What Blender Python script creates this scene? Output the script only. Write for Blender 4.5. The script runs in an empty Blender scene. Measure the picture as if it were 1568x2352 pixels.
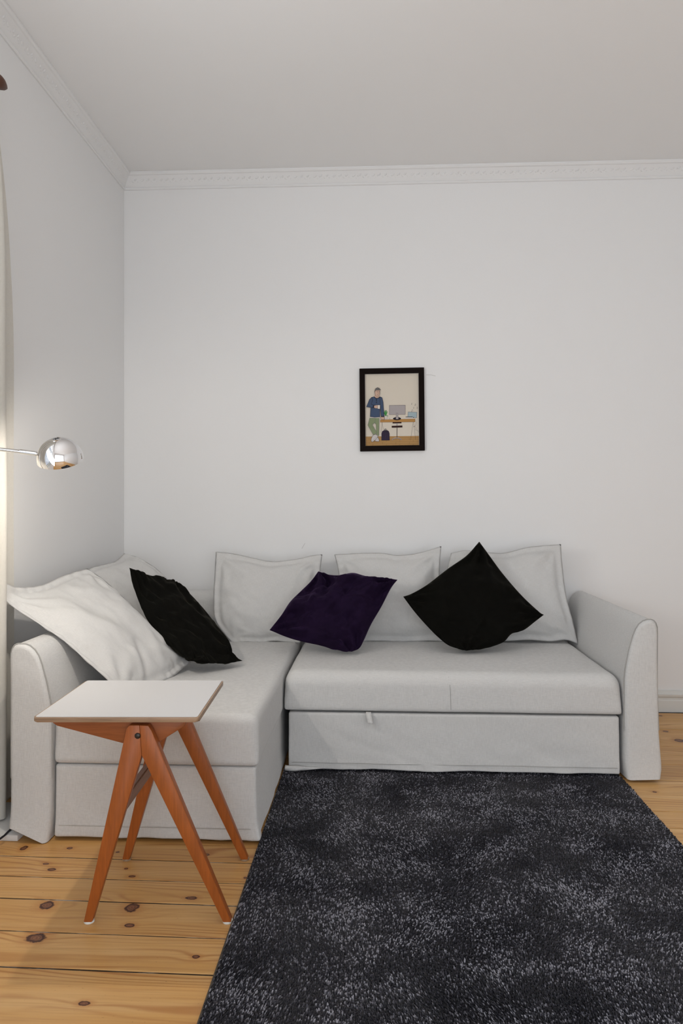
import bpy, bmesh, math, random
import numpy as np
from mathutils import Vector, Matrix, noise

random.seed(7); np.random.seed(7)
scene = bpy.context.scene
C = bpy.context.collection

# ------------------------------------------------------------------ camera
F = 1600.0                               # focal length in pixels of the 1568 x 2352 frame
TH = math.atan(76 / F)                   # camera looks a little to the left of the back wall's normal
CAM = Vector((1.364, -3.74, 1.085))
HOR = 1160.0
cd = bpy.data.cameras.new('camera'); cam = bpy.data.objects.new('camera', cd); C.objects.link(cam)
cam.location = CAM; cam.rotation_euler = (math.pi / 2, 0, TH)
cd.sensor_fit = 'VERTICAL'; cd.sensor_height = 36; cd.sensor_width = 24
cd.lens = F / 2352 * 36; cd.shift_y = -(1176 - HOR) / 2352
cd.clip_start = 0.02
scene.camera = cam

# ------------------------------------------------------------------ light and exposure
vs = scene.view_settings
vs.view_transform = 'Standard'; vs.look = 'None'; vs.gamma = 1; vs.use_curve_mapping = False
vs.exposure = -0.04
w = bpy.data.worlds.new('daylight'); scene.world = w; w.use_nodes = True
w.node_tree.nodes['Background'].inputs[0].default_value = (0.80, 0.88, 1.0, 1)
w.node_tree.nodes['Background'].inputs[1].default_value = 1.0

ROOM_X, ROOM_Y, ROOM_Z = 3.7, -5.4, 2.88
WIN_L = (-3.55, -2.0, 0.80, 2.45)        # window in the left wall: y0 y1 z0 z1
ADDED_WIN = (0.25, 3.45, 0.12, 2.5)            # unseen windows added behind the camera for fill light: x0 x1 z0 z1

def area(name, loc, rot, sx, sy, power, col):
    l = bpy.data.lights.new(name, 'AREA'); l.shape = 'RECTANGLE'; l.size = sx; l.size_y = sy
    l.energy = power; l.color = col
    o = bpy.data.objects.new(name, l); C.objects.link(o); o.location = loc; o.rotation_euler = rot
    return o
area('daylight_left_window', (-0.04, (WIN_L[0] + WIN_L[1]) / 2, (WIN_L[2] + WIN_L[3]) / 2), (0, -math.pi / 2 - .60, 0),
     WIN_L[3] - WIN_L[2] - .1, WIN_L[1] - WIN_L[0] - .1, 30, (0.91, 0.955, 1.0))
area('front_fill_light', ((ADDED_WIN[0] + ADDED_WIN[1]) / 2, ROOM_Y - 0.04, (ADDED_WIN[2] + ADDED_WIN[3]) / 2), (math.pi / 2 + .15, 0, 0),
     ADDED_WIN[1] - ADDED_WIN[0] - .1, ADDED_WIN[3] - ADDED_WIN[2] - .1, 53, (0.91, 0.955, 1.0))  # fill light from behind the camera, added to even out the room
LAMP_POWER = 9.5

# ------------------------------------------------------------------ pixel to place
SN, CS = math.sin(TH), math.cos(TH)
def at(px, py, d):
    lat = (px - 784) / F * d
    return Vector((CAM.x + lat * CS - d * SN, CAM.y + lat * SN + d * CS, CAM.z - (py - HOR) / F * d))
def on_z(px, py, z=0.0): return at(px, py, F * (CAM.z - z) / (py - HOR))
def depth_of(p): return -(p.x - CAM.x) * SN + (p.y - CAM.y) * CS

# ------------------------------------------------------------------ materials
def new_mat(name):
    m = bpy.data.materials.new(name); m.use_nodes = True
    nt = m.node_tree; b = nt.nodes['Principled BSDF']
    return m, nt, b
def N(nt, t, **kw):
    n = nt.nodes.new(t)
    for k, v in kw.items(): setattr(n, k, v)
    return n
def link(nt, a, b): nt.links.new(a, b)
def math_n(nt, op, a, b=None, c=None, clamp=False):
    n = N(nt, 'ShaderNodeMath', operation=op); n.use_clamp = clamp
    for i, v in enumerate((a, b, c)):
        if v is None: continue
        if isinstance(v, (int, float)): n.inputs[i].default_value = v
        else: link(nt, v, n.inputs[i])
    return n.outputs[0]
def mix_col(nt, fac, a, b, mode='MIX'):
    n = N(nt, 'ShaderNodeMix', data_type='RGBA', blend_type=mode)
    for s, v in ((n.inputs[0], fac), (n.inputs[6], a), (n.inputs[7], b)):
        if isinstance(v, (int, float)): s.default_value = v
        elif isinstance(v, tuple): s.default_value = (*v, 1) if len(v) == 3 else v
        else: link(nt, v, s)
    return n.outputs[2]
def ramp(nt, fac, stops):
    n = N(nt, 'ShaderNodeValToRGB'); e = n.color_ramp.elements
    while len(e) < len(stops): e.new(0.5)
    for k, (p, c) in zip(e, stops):
        k.position = p; k.color = (*c, 1) if isinstance(c, tuple) else (c, c, c, 1)
    link(nt, fac, n.inputs[0]); return n.outputs[0]
def noise_n(nt, vec, scale, detail=3, rough=.55, dist=0):
    n = N(nt, 'ShaderNodeTexNoise'); n.inputs['Scale'].default_value = scale; n.inputs['Detail'].default_value = detail
    n.inputs['Roughness'].default_value = rough; n.inputs['Distortion'].default_value = dist
    if vec is not None: link(nt, vec, n.inputs['Vector'])
    return n.outputs['Fac']
def mapping(nt, vec, sc=(1, 1, 1), loc=(0, 0, 0)):
    n = N(nt, 'ShaderNodeMapping'); n.inputs['Scale'].default_value = sc; n.inputs['Location'].default_value = loc
    link(nt, vec, n.inputs['Vector']); return n.outputs[0]
def bump(nt, b, h, strength, dist=.001):
    n = N(nt, 'ShaderNodeBump'); n.inputs['Strength'].default_value = strength; n.inputs['Distance'].default_value = dist
    link(nt, h, n.inputs['Height']); link(nt, n.outputs[0], b.inputs['Normal'])
def simple(name, col, rough=.5, metal=0, spec=.5):
    m, nt, b = new_mat(name)
    b.inputs['Base Color'].default_value = (*col, 1); b.inputs['Roughness'].default_value = rough
    b.inputs['Metallic'].default_value = metal; b.inputs['Specular IOR Level'].default_value = spec
    return m
def paint(name, col, bs=.12, rough=.75, sc=90):
    m, nt, b = new_mat(name)
    p = N(nt, 'ShaderNodeNewGeometry').outputs['Position']
    n1 = noise_n(nt, p, 1.3, 3); n2 = noise_n(nt, p, sc, 4, .6)
    c = mix_col(nt, n1, tuple(v * .985 for v in col), tuple(min(1, v * 1.015) for v in col))
    link(nt, c, b.inputs['Base Color']); b.inputs['Roughness'].default_value = rough
    b.inputs['Specular IOR Level'].default_value = .25
    bump(nt, b, n2, bs, .002); return m
def linen(name, col, coord='Object', amt=.10, sheen=.15):
    m, nt, b = new_mat(name)
    tc = N(nt, 'ShaderNodeTexCoord').outputs[coord]
    if coord == 'UV':
        a = mapping(nt, tc, (60, 900, 1)); c_ = mapping(nt, tc, (900, 60, 1))
    else:
        a = mapping(nt, tc, (60, 60, 900)); c_ = mapping(nt, tc, (700, 700, 45))
    n1 = noise_n(nt, a, 1.0, 2, .6); n2 = noise_n(nt, c_, 1.0, 2, .6); n3 = noise_n(nt, tc, 6, 3)
    s = math_n(nt, 'ADD', n1, n2)
    f = N(nt, 'ShaderNodeMapRange'); f.inputs[1].default_value = .75; f.inputs[2].default_value = 1.25; link(nt, s, f.inputs[0])
    c = mix_col(nt, f.outputs[0], tuple(v * (1 - amt) for v in col), tuple(v * (1 + amt * .7) for v in col))
    c = mix_col(nt, math_n(nt, 'MULTIPLY', n3, .12), c, tuple(v * .85 for v in col))
    link(nt, c, b.inputs['Base Color']); b.inputs['Roughness'].default_value = .95
    b.inputs['Specular IOR Level'].default_value = .12
    b.inputs['Sheen Weight'].default_value = sheen; b.inputs['Sheen Roughness'].default_value = .6
    bump(nt, b, s, .35, .0012); return m
def velvet(name, col, sheen_col, sheen=.35):
    m, nt, b = new_mat(name)
    tc = N(nt, 'ShaderNodeTexCoord').outputs['UV']
    n1 = noise_n(nt, tc, 9, 4, .6); n2 = noise_n(nt, tc, 700, 2)
    c = mix_col(nt, n1, tuple(v * .6 for v in col), tuple(v * 1.5 for v in col))
    link(nt, c, b.inputs['Base Color']); b.inputs['Roughness'].default_value = .85
    b.inputs['Specular IOR Level'].default_value = .08
    b.inputs['Sheen Weight'].default_value = sheen; b.inputs['Sheen Roughness'].default_value = .35
    b.inputs['Sheen Tint'].default_value = (*sheen_col, 1)
    bump(nt, b, n2, .3, .0008); return m
def teak(name, col, axis='Z', dark=.55):
    m, nt, b = new_mat(name)
    tc = N(nt, 'ShaderNodeTexCoord').outputs['Object']
    sc = (160, 160, 9) if axis == 'Z' else ((9, 160, 160) if axis == 'X' else (160, 9, 160))
    g = noise_n(nt, mapping(nt, tc, sc), 1.0, 4, .65, .6)
    n2 = noise_n(nt, mapping(nt, tc, tuple(v * 4 for v in sc)), 1.0, 2, .6)
    n3 = noise_n(nt, tc, 9, 3)
    c = ramp(nt, g, [(.25, tuple(v * (dark + .2) for v in col)), (.5, col), (.8, tuple(min(1, v * 1.35) for v in col))])
    c = mix_col(nt, math_n(nt, 'MULTIPLY', n2, .35), c, tuple(v * .5 for v in col))
    c = mix_col(nt, ramp(nt, n3, [(.45, 0.0), (.75, .35)]), c, tuple(min(1, v * 1.25) for v in col))
    link(nt, c, b.inputs['Base Color']); b.inputs['Roughness'].default_value = .42
    bump(nt, b, g, .12, .0008); return m

M = {}
M['wall'] = paint('white_wall_paint', (.885, .88, .875))
M['ceiling'] = paint('white_ceiling_paint', (.92, .91, .90), .06, .8, 40)
M['plaster'] = paint('cornice_plaster', (.87, .865, .86), .15, .7, 160)
M['gloss_white'] = paint('baseboard_paint', (.76, .76, .73), .04, .4, 60)
M['sofa'] = linen('sofa_linen', (.66, .65, .635))
M['sofa_seam'] = simple('linen_seam', (.40, .39, .37), .95, 0, .1)
M['cushion'] = linen('cushion_linen', (.66, .65, .635), 'UV', .08)
M['black_velvet'] = velvet('black_velvet', (.0028, .0026, .0018), (.30, .27, .16), .09)
M['purple_velvet'] = velvet('purple_velvet', (.011, .0045, .019), (.34, .17, .50), .15)
M['under'] = simple('base_block_dark', (.03, .025, .02), .9)
M['teak'] = teak('teak_leg', (.38, .100, .017))
M['teak_x'] = teak('teak_apron', (.33, .10, .03), 'X')
M['teak_y'] = teak('teak_stretcher', (.24, .10, .045), 'Y')
M['edge'] = teak('worn_board_edge', (.36, .23, .14), 'X', .4)
M['laminate'] = paint('white_laminate', (.62, .61, .61), .03, .35, 300)
M['bolt'] = simple('dark_bolt', (.06, .055, .05), .4, .8)
M['glide'] = simple('plastic_glide', (.75, .74, .70), .4)
M['worn_glide'] = simple('worn_glide', (.30, .20, .12), .5)
M['chrome'] = simple('chrome', (.86, .85, .85), .04, 1)
M['bulb_glass'] = None
M['cord'] = simple('black_cord', (.012, .012, .02), .45)
M['slab'] = paint('white_stone', (.72, .71, .70), .02, .3, 30)
M['frame'] = simple('black_brown_frame', (.008, .004, .003), .65, 0, .08)
M['rod'] = simple('brown_rod', (.09, .03, .012), .45)

# curtain: thin woven cloth that lets some daylight through
m, nt, b = new_mat('curtain_linen')
tc = N(nt, 'ShaderNodeTexCoord').outputs['UV']
s_ = math_n(nt, 'ADD', noise_n(nt, mapping(nt, tc, (60, 800, 1)), 1, 2), noise_n(nt, mapping(nt, tc, (800, 60, 1)), 1, 2))
cc = mix_col(nt, s_, (.60, .57, .51), (.80, .77, .71))
link(nt, cc, b.inputs['Base Color']); b.inputs['Roughness'].default_value = .95; b.inputs['Specular IOR Level'].default_value = .1
bump(nt, b, s_, .3, .001)
tr = N(nt, 'ShaderNodeBsdfTranslucent'); link(nt, cc, tr.inputs[0])
mx = N(nt, 'ShaderNodeMixShader'); mx.inputs[0].default_value = .25
link(nt, b.outputs[0], mx.inputs[1]); link(nt, tr.outputs[0], mx.inputs[2])
link(nt, mx.outputs[0], nt.nodes['Material Output'].inputs[0]); M['curtain'] = m

# pine boards with the knots of this floor
def pine():
    m, nt, b = new_mat('pine_boards')
    pos = N(nt, 'ShaderNodeNewGeometry').outputs['Position']
    rnd = N(nt, 'ShaderNodeObjectInfo').outputs['Random']
    sep = N(nt, 'ShaderNodeSeparateXYZ'); link(nt, pos, sep.inputs[0])
    X, Y = sep.outputs[0], sep.outputs[1]
    knots = [((108, 2079), .019, .019), ((303, 2084), .019, .020), ((297, 2125), .013, .008), ((83, 2155), .025, .018),
             ((450, 2198), .009, .007), ((193, 2305), .013, .007), ((105, 1984), .010, .005), ((119, 1997), .014, .008),
             ((290, 1995), .006, .005), ((303, 2013), .011, .006), ((440, 2063), .015, .008), ((475, 1963), .008, .007),
             ((55, 1948), .010, .014), ((270, 1957), .006, .005), ((160, 1948), .010, .007), ((563, 2016), .005, .005),
             ((1528, 1680), .012, .010), ((1560, 1701), .022, .022), ((1503, 1819), .008, .007), ((1515, 1644), .012, .008),
             ((60, 1700), .014, .012)]
    dark = None; halo = None; field = None
    for (p, rx, ry) in knots:
        k = on_z(*p)
        v = N(nt, 'ShaderNodeVectorMath', operation='SUBTRACT'); link(nt, pos, v.inputs[0]); v.inputs[1].default_value = (k.x, k.y, 0)
        v2 = N(nt, 'ShaderNodeVectorMath', operation='MULTIPLY'); link(nt, v.outputs[0], v2.inputs[0]); v2.inputs[1].default_value = (1 / rx, 1 / ry, 0)
        ln = N(nt, 'ShaderNodeVectorMath', operation='LENGTH'); link(nt, v2.outputs[0], ln.inputs[0])
        L = ln.outputs['Value']
        v3 = N(nt, 'ShaderNodeVectorMath', operation='MULTIPLY'); link(nt, v.outputs[0], v3.inputs[0]); v3.inputs[1].default_value = (1 / (rx * 4.2), 1 / (ry * 2.3), 0)
        d2 = N(nt, 'ShaderNodeVectorMath', operation='DOT_PRODUCT'); link(nt, v3.outputs[0], d2.inputs[0]); link(nt, v3.outputs[0], d2.inputs[1])
        g = math_n(nt, 'EXPONENT', math_n(nt, 'MULTIPLY', d2.outputs['Value'], -1.0))
        gg = math_n(nt, 'MULTIPLY', g, ry * 1.7)
        field = gg if field is None else math_n(nt, 'ADD', field, gg)
        dark = L if dark is None else math_n(nt, 'MINIMUM', dark, L)
    wob = noise_n(nt, pos, 60, 3, .6)
    dark = math_n(nt, 'ADD', dark, math_n(nt, 'MULTIPLY', math_n(nt, 'SUBTRACT', wob, .5), .9))
    # growth rings: contour lines of a slow field, bent around the knots
    ro = math_n(nt, 'MULTIPLY', rnd, 37.0)
    cv = N(nt, 'ShaderNodeCombineXYZ'); link(nt, math_n(nt, 'MULTIPLY', X, 1.1), cv.inputs[0]); link(nt, math_n(nt, 'MULTIPLY', Y, 7.0), cv.inputs[1]); link(nt, ro, cv.inputs[2])
    slow = noise_n(nt, cv.outputs[0], 1.0, 2, .45)
    fld = math_n(nt, 'ADD', math_n(nt, 'ADD', Y, field), math_n(nt, 'MULTIPLY', slow, .22))
    ring = math_n(nt, 'SINE', math_n(nt, 'MULTIPLY', fld, 300.0))
    ring = math_n(nt, 'MULTIPLY_ADD', ring, .5, .5)
    ring = math_n(nt, 'POWER', ring, 4.0)
    cv2 = N(nt, 'ShaderNodeCombineXYZ'); link(nt, math_n(nt, 'MULTIPLY', X, 4.0), cv2.inputs[0]); link(nt, math_n(nt, 'MULTIPLY', Y, 160.0), cv2.inputs[1]); link(nt, ro, cv2.inputs[2])
    fine = noise_n(nt, cv2.outputs[0], 1.0, 4, .65)
    cv3 = N(nt, 'ShaderNodeCombineXYZ'); link(nt, math_n(nt, 'MULTIPLY', X, 1.2), cv3.inputs[0]); link(nt, math_n(nt, 'MULTIPLY', Y, 18.0), cv3.inputs[1]); link(nt, ro, cv3.inputs[2])
    broad = noise_n(nt, cv3.outputs[0], 1.0, 3, .5)
    base = ramp(nt, broad, [(.25, (.62, .33, .10)), (.5, (.70, .41, .155)), (.75, (.76, .49, .225))])
    rmod = ramp(nt, noise_n(nt, mapping(nt, cv3.outputs[0], (1.7, .9, 1)), 1.0, 2, .5), [(.36, .10), (.62, .75)])
    base = mix_col(nt, math_n(nt, 'MULTIPLY', ring, rmod), base, (.42, .165, .04))
    base = mix_col(nt, ramp(nt, fine, [(.45, 0.0), (.75, .35)]), base, (.42, .19, .05))
    tint = ramp(nt, rnd, [(0.0, (.90, .86, .80)), (.5, (1.0, 1.0, 1.0)), (1.0, (1.0, .94, .84))])
    base = mix_col(nt, 1.0, base, tint, 'MULTIPLY')
    core = ramp(nt, dark, [(0.0, (.13, .04, .018)), (.22, (.30, .13, .06)), (.36, (.12, .04, .02)), (.52, (.26, .11, .05)), (.66, (.09, .028, .015)), (.82, (.05, .014, .009)), (1.0, (.12, .035, .014))])
    msk = ramp(nt, math_n(nt, 'MULTIPLY', dark, .5), [(0.0, 1.0), (.46, 1.0), (.56, 0.0)])
    hal = ramp(nt, math_n(nt, 'MULTIPLY', dark, .25), [(.2, .55), (.62, 0.0)])
    base = mix_col(nt, hal, base, (.44, .17, .04))
    base = mix_col(nt, msk, base, core)
    # nicks
    nick = noise_n(nt, mapping(nt, pos, (40, 90, 1)), 2.2, 2, .5)
    base = mix_col(nt, ramp(nt, nick, [(.70, 0.0), (.76, .45)]), base, (.25, .12, .04))
    link(nt, base, b.inputs['Base Color'])
    rr = N(nt, 'ShaderNodeMapRange'); link(nt, broad, rr.inputs[0]); rr.inputs[3].default_value = .30; rr.inputs[4].default_value = .45
    link(nt, rr.outputs[0], b.inputs['Roughness']); b.inputs['Specular IOR Level'].default_value = .45
    h = math_n(nt, 'ADD', math_n(nt, 'MULTIPLY', fine, .6), math_n(nt, 'MULTIPLY', ring, .25))
    bump(nt, b, h, .18, .0008)
    return m
M['pine'] = pine()
m, nt, b = new_mat('dusty_joint_filler')
p_ = N(nt, 'ShaderNodeNewGeometry').outputs['Position']
nn_ = noise_n(nt, mapping(nt, p_, (9, 200, 1)), 1.0, 4, .7)
link(nt, ramp(nt, nn_, [(.42, (.012, .007, .004)), (.52, (.06, .04, .025)), (.60, (.36, .33, .30)), (.7, (.45, .42, .40))]), b.inputs['Base Color'])
b.inputs['Roughness'].default_value = .95; M['gap'] = m

# rug pile
m, nt, b = new_mat('rug_pile')
g = N(nt, 'ShaderNodeNewGeometry'); rnd = g.outputs['Random Per Island']
pos = g.outputs['Position']
lean_shade = noise_n(nt, pos, 6.5, 4, .6)  # slow patches paint the shading of leaning pile into the tuft colours
thr = math_n(nt, 'ADD', rnd, math_n(nt, 'MULTIPLY', math_n(nt, 'SUBTRACT', lean_shade, .56), 1.25))
c = ramp(nt, thr, [(.0, (.008, .0078, .012)), (.56, (.016, .0155, .024)), (.72, (.075, .073, .092)), (.92, (.34, .335, .38))])
link(nt, c, b.inputs['Base Color']); b.inputs['Roughness'].default_value = .6
b.inputs['Specular IOR Level'].default_value = .3; b.inputs['Sheen Weight'].default_value = .10
M['pile'] = m
M['rug_back'] = simple('rug_backing', (.012, .012, .016), .95, 0, .1)
M['rug_edge'] = simple('rug_binding', (.10, .085, .07), .9, 0, .1)

# ------------------------------------------------------------------ mesh helpers
def mesh_obj(name, verts, faces, mat, parent=None, smooth=None, uv=None, origin=None, link_it=True):
    verts = np.asarray(verts, float)
    me = bpy.data.meshes.new(name)
    o = bpy.data.objects.new(name, me)
    if parent is None and origin is None:
        lo, hi = verts.min(0), verts.max(0)
        origin = np.array([(lo[0] + hi[0]) / 2, (lo[1] + hi[1]) / 2, lo[2]])
    if origin is not None and parent is None:
        verts = verts - np.asarray(origin); o.location = origin
    elif parent is not None and origin is None:
        verts = verts - np.asarray(base_loc(parent))
    me.from_pydata([tuple(v) for v in verts], [], faces)
    me.update()
    for mm in (mat if isinstance(mat, (list, tuple)) else [mat]): me.materials.append(mm)
    if uv is not None:
        l = me.uv_layers.new(name='UVMap')
        vi = np.zeros(len(me.loops), int); me.loops.foreach_get('vertex_index', vi)
        l.data.foreach_set('uv', np.asarray(uv, float)[vi].ravel())
    if smooth is not None:
        me.polygons.foreach_set('use_smooth', [True] * len(me.polygons))
        if smooth < 180: me.set_sharp_from_angle(angle=math.radians(smooth))
    C.objects.link(o)
    if parent is not None: o.parent = parent
    return o
def base_loc(o):
    v = Vector(o.location)
    while o.parent: o = o.parent; v = v + Vector(o.location)
    return v
def from_bm(name, bm, mat, parent=None, smooth=35, local=False):
    bmesh.ops.recalc_face_normals(bm, faces=bm.faces)
    bm.verts.index_update()
    v = [tuple(x.co) for x in bm.verts]; f = [[x.index for x in fc.verts] for fc in bm.faces]
    mi = [fc.material_index for fc in bm.faces]; bm.free()
    o = mesh_obj(name, v, f, mat, parent, smooth, origin=(0, 0, 0) if local and parent is not None else None)
    if any(mi): o.data.polygons.foreach_set('material_index', mi)
    return o
def bm_box(bm, x0, x1, y0, y1, z0, z1):
    vs_ = [bm.verts.new((x, y, z)) for z in (z0, z1) for y in (y0, y1) for x in (x0, x1)]
    for f in ((0, 2, 3, 1), (4, 5, 7, 6), (0, 1, 5, 4), (2, 6, 7, 3), (0, 4, 6, 2), (1, 3, 7, 5)):
        bm.faces.new([vs_[i] for i in f])
    return vs_
def boxes(name, lst, mat, parent=None, bevel=0, seg=2):
    bm = bmesh.new()
    for q in lst: bm_box(bm, *q)
    if bevel: bmesh.ops.bevel(bm, geom=bm.edges[:], offset=bevel, segments=seg, affect='EDGES', profile=.5)
    return from_bm(name, bm, mat, parent)
def tube(name, pts, r, mat, parent=None, n=10, local=False, caps=True):
    pts = [Vector(p) for p in pts]; rr = r if isinstance(r, (list, tuple)) else [r] * len(pts)
    V, Fc = [], []; up = None
    for i, p in enumerate(pts):
        t = (pts[min(i + 1, len(pts) - 1)] - pts[max(i - 1, 0)]).normalized()
        if up is None: up = Vector((0, 0, 1)) if abs(t.z) < .9 else Vector((1, 0, 0))
        a = t.cross(up).normalized(); up = a.cross(t).normalized()
        for k in range(n):
            q = 2 * math.pi * k / n
            V.append(p + (a * math.cos(q) + up * math.sin(q)) * rr[i])
    for i in range(len(pts) - 1):
        for k in range(n):
            Fc.append([i * n + k, i * n + (k + 1) % n, (i + 1) * n + (k + 1) % n, (i + 1) * n + k])
    if caps: Fc.append(list(range(n))[::-1]); Fc.append([(len(pts) - 1) * n + k for k in range(n)])
    return mesh_obj(name, [tuple(v) for v in V], Fc, mat, parent, 50, origin=(0, 0, 0) if local and parent else None)
def tag(o, label=None, cat=None, group=None, kind=None):
    if label: o['label'] = label
    if cat: o['category'] = cat
    if group: o['group'] = group
    if kind: o['kind'] = kind
    return o
def empty(name, loc, rz=0):
    o = bpy.data.objects.new(name, None); C.objects.link(o); o.location = loc; o.rotation_euler = (0, 0, rz)
    o.empty_display_size = .05
    return o
def fbm(p, oct=3):
    return noise.fractal(Vector(p), 1.0, 2.0, oct)

def softbox(x0, x1, y0, y1, z0, z1, rt, rb, n=(24, 24, 12), disp=None):
    """box with soft rounded edges (rt at the top, rb at the bottom), a regular grid of vertices all round"""
    rm = max(rt, rb)
    def ax(a, b_, n_):
        e = [0, .12, .3, .5, .75, 1]
        lo = [a + rm * t for t in e]; hi = [b_ - rm * t for t in e[::-1]]
        mid = list(np.linspace(lo[-1], hi[0], n_ + 2)[1:-1])
        return lo + mid + hi
    A = [ax(x0, x1, n[0]), ax(y0, y1, n[1]), ax(z0, z1, n[2])]
    L = [len(a) - 1 for a in A]
    idx = {}; V = []; Fc = []
    def vid(i, j, k):
        if (i, j, k) not in idx:
            idx[(i, j, k)] = len(V)
            p = np.array([A[0][i], A[1][j], A[2][k]])
            t = (p[2] - z0) / (z1 - z0); t = t * t * (3 - 2 * t)
            r = rb + (rt - rb) * t
            q = np.array([min(max(p[0], x0 + r), x1 - r), min(max(p[1], y0 + r), y1 - r), min(max(p[2], z0 + rb), z1 - rt)])
            d = p - q; ln = np.linalg.norm(d)
            mx_ = np.max(np.abs(d))
            if ln > 1e-9 and mx_ > 0:
                rr = mx_
                p = q + d / ln * rr
            V.append(p)
        return idx[(i, j, k)]
    for i in range(L[0]):
        for j in range(L[1]):
            Fc.append([vid(i, j, 0), vid(i, j + 1, 0), vid(i + 1, j + 1, 0), vid(i + 1, j, 0)])
            Fc.append([vid(i, j, L[2]), vid(i + 1, j, L[2]), vid(i + 1, j + 1, L[2]), vid(i, j + 1, L[2])])
    for i in range(L[0]):
        for k in range(L[2]):
            Fc.append([vid(i, 0, k), vid(i + 1, 0, k), vid(i + 1, 0, k + 1), vid(i, 0, k + 1)])
            Fc.append([vid(i, L[1], k), vid(i, L[1], k + 1), vid(i + 1, L[1], k + 1), vid(i + 1, L[1], k)])
    for j in range(L[1]):
        for k in range(L[2]):
            Fc.append([vid(0, j, k), vid(0, j, k + 1), vid(0, j + 1, k + 1), vid(0, j + 1, k)])
            Fc.append([vid(L[0], j, k), vid(L[0], j + 1, k), vid(L[0], j + 1, k + 1), vid(L[0], j, k + 1)])
    if disp: V = [disp(p) for p in V]
    return V, Fc

# ------------------------------------------------------------------ the room
def wall_with_hole(name, axis, pos, th, a0, a1, hole):
    """a wall in the plane axis=pos, from a0 to a1 along it, with one window opening (b0 b1 z0 z1)"""
    b0, b1, z0, z1 = hole; T = ROOM_Z + .1
    rects = [(a0, b0, 0, T), (b1, a1, 0, T), (b0, b1, 0, z0), (b0, b1, z1, T)]
    lst = []
    for (u0, u1, v0, v1) in rects:
        lo, hi = sorted((pos, pos + th))
        lst.append((lo, hi, u0, u1, v0, v1) if axis == 'x' else (u0, u1, lo, hi, v0, v1))
    return tag(boxes(name, lst, M['wall']), kind='structure')
SCUFFS = []
wb = tag(boxes('wall_back', [(-.3, ROOM_X + .3, 0, .3, 0, ROOM_Z + .1)], M['wall']), kind='structure')
wall_with_hole('wall_left', 'x', 0, -.3, ROOM_Y, 0, WIN_L)
tag(boxes('wall_right', [(ROOM_X, ROOM_X + .3, ROOM_Y, 0, 0, ROOM_Z + .1)], M['wall']), kind='structure')
wall_with_hole('wall_front', 'y', ROOM_Y, -.3, -.3, ROOM_X + .3, ADDED_WIN)
tag(boxes('ceiling', [(0, ROOM_X, ROOM_Y, 0, ROOM_Z, ROOM_Z + .1)], M['ceiling']), kind='structure')

# two small scuffs in the paint
for (p0, p1, p2) in (((693, 1260), (697, 1253), (700, 1248)), ((978, 861), (990, 861), (1000, 864))):
    q = []
    for (px, py) in (p0, p1, p2):
        k = (px - 784) / F; d = -CAM.y / (k * SN + CS); v = at(px, py, d); q.append((v.x, -.0002, v.z))
    SCUFFS.append(q)

# windows: frame, mullions, panes
def window(name, axis, pos, hole, parts):
    b0, b1, z0, z1 = hole
    def bx(u0, u1, v0, v1, d0, d1): return (d0, d1, u0, u1, v0, v1) if axis == 'x' else (u0, u1, d0, d1, v0, v1)
    s = -1
    d0, d1 = pos - .16, pos - .10
    root = empty(name, (0, 0, 0)); tag(root, kind='structure')
    root.location = Vector((pos - .13, (b0 + b1) / 2, z0)) if axis == 'x' else Vector(((b0 + b1) / 2, pos - .13, z0))
    w_ = .06
    boxes('window_frame', [bx(b0, b1, z0, z0 + w_, d0, d1), bx(b0, b1, z1 - w_, z1, d0, d1),
                           bx(b0, b0 + w_, z0 + w_, z1 - w_, d0, d1), bx(b1 - w_, b1, z0 + w_, z1 - w_, d0, d1)], M['gloss_white'], root, .004)
    for i in range(1, parts):
        u = b0 + (b1 - b0) * i / parts
        boxes('mullion', [bx(u - .04, u + .04, z0 + w_, z1 - w_, d0, d1)], M['gloss_white'], root, .004)
    for i in range(parts):
        u0 = b0 + (b1 - b0) * i / parts + .045; u1 = b0 + (b1 - b0) * (i + 1) / parts - .045
        boxes('pane', [bx(u0, u1, z0 + w_, z1 - w_, pos - .134, pos - .130)], M['glass'], root)
    boxes('window_sill', [bx(b0, b1, z0 - .02, z0 + .005, pos - .12, pos + (.06))], M['gloss_white'], root, .004)
m, nt, b = new_mat('window_glass'); b.inputs['Transmission Weight'].default_value = 1; b.inputs['Roughness'].default_value = 0; b.inputs['IOR'].default_value = 1.45
M['glass'] = m; M['scuff'] = simple('scuffed_paint', (.45, .42, .40), .9)
for q in SCUFFS: tube('scuff_mark', q, .0007, M['scuff'], wb, 5)
window('window_1', 'x', 0, WIN_L, 2)
window('added_window', 'y', ROOM_Y, ADDED_WIN, 3)  # unseen window, added to carry the front fill light

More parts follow.
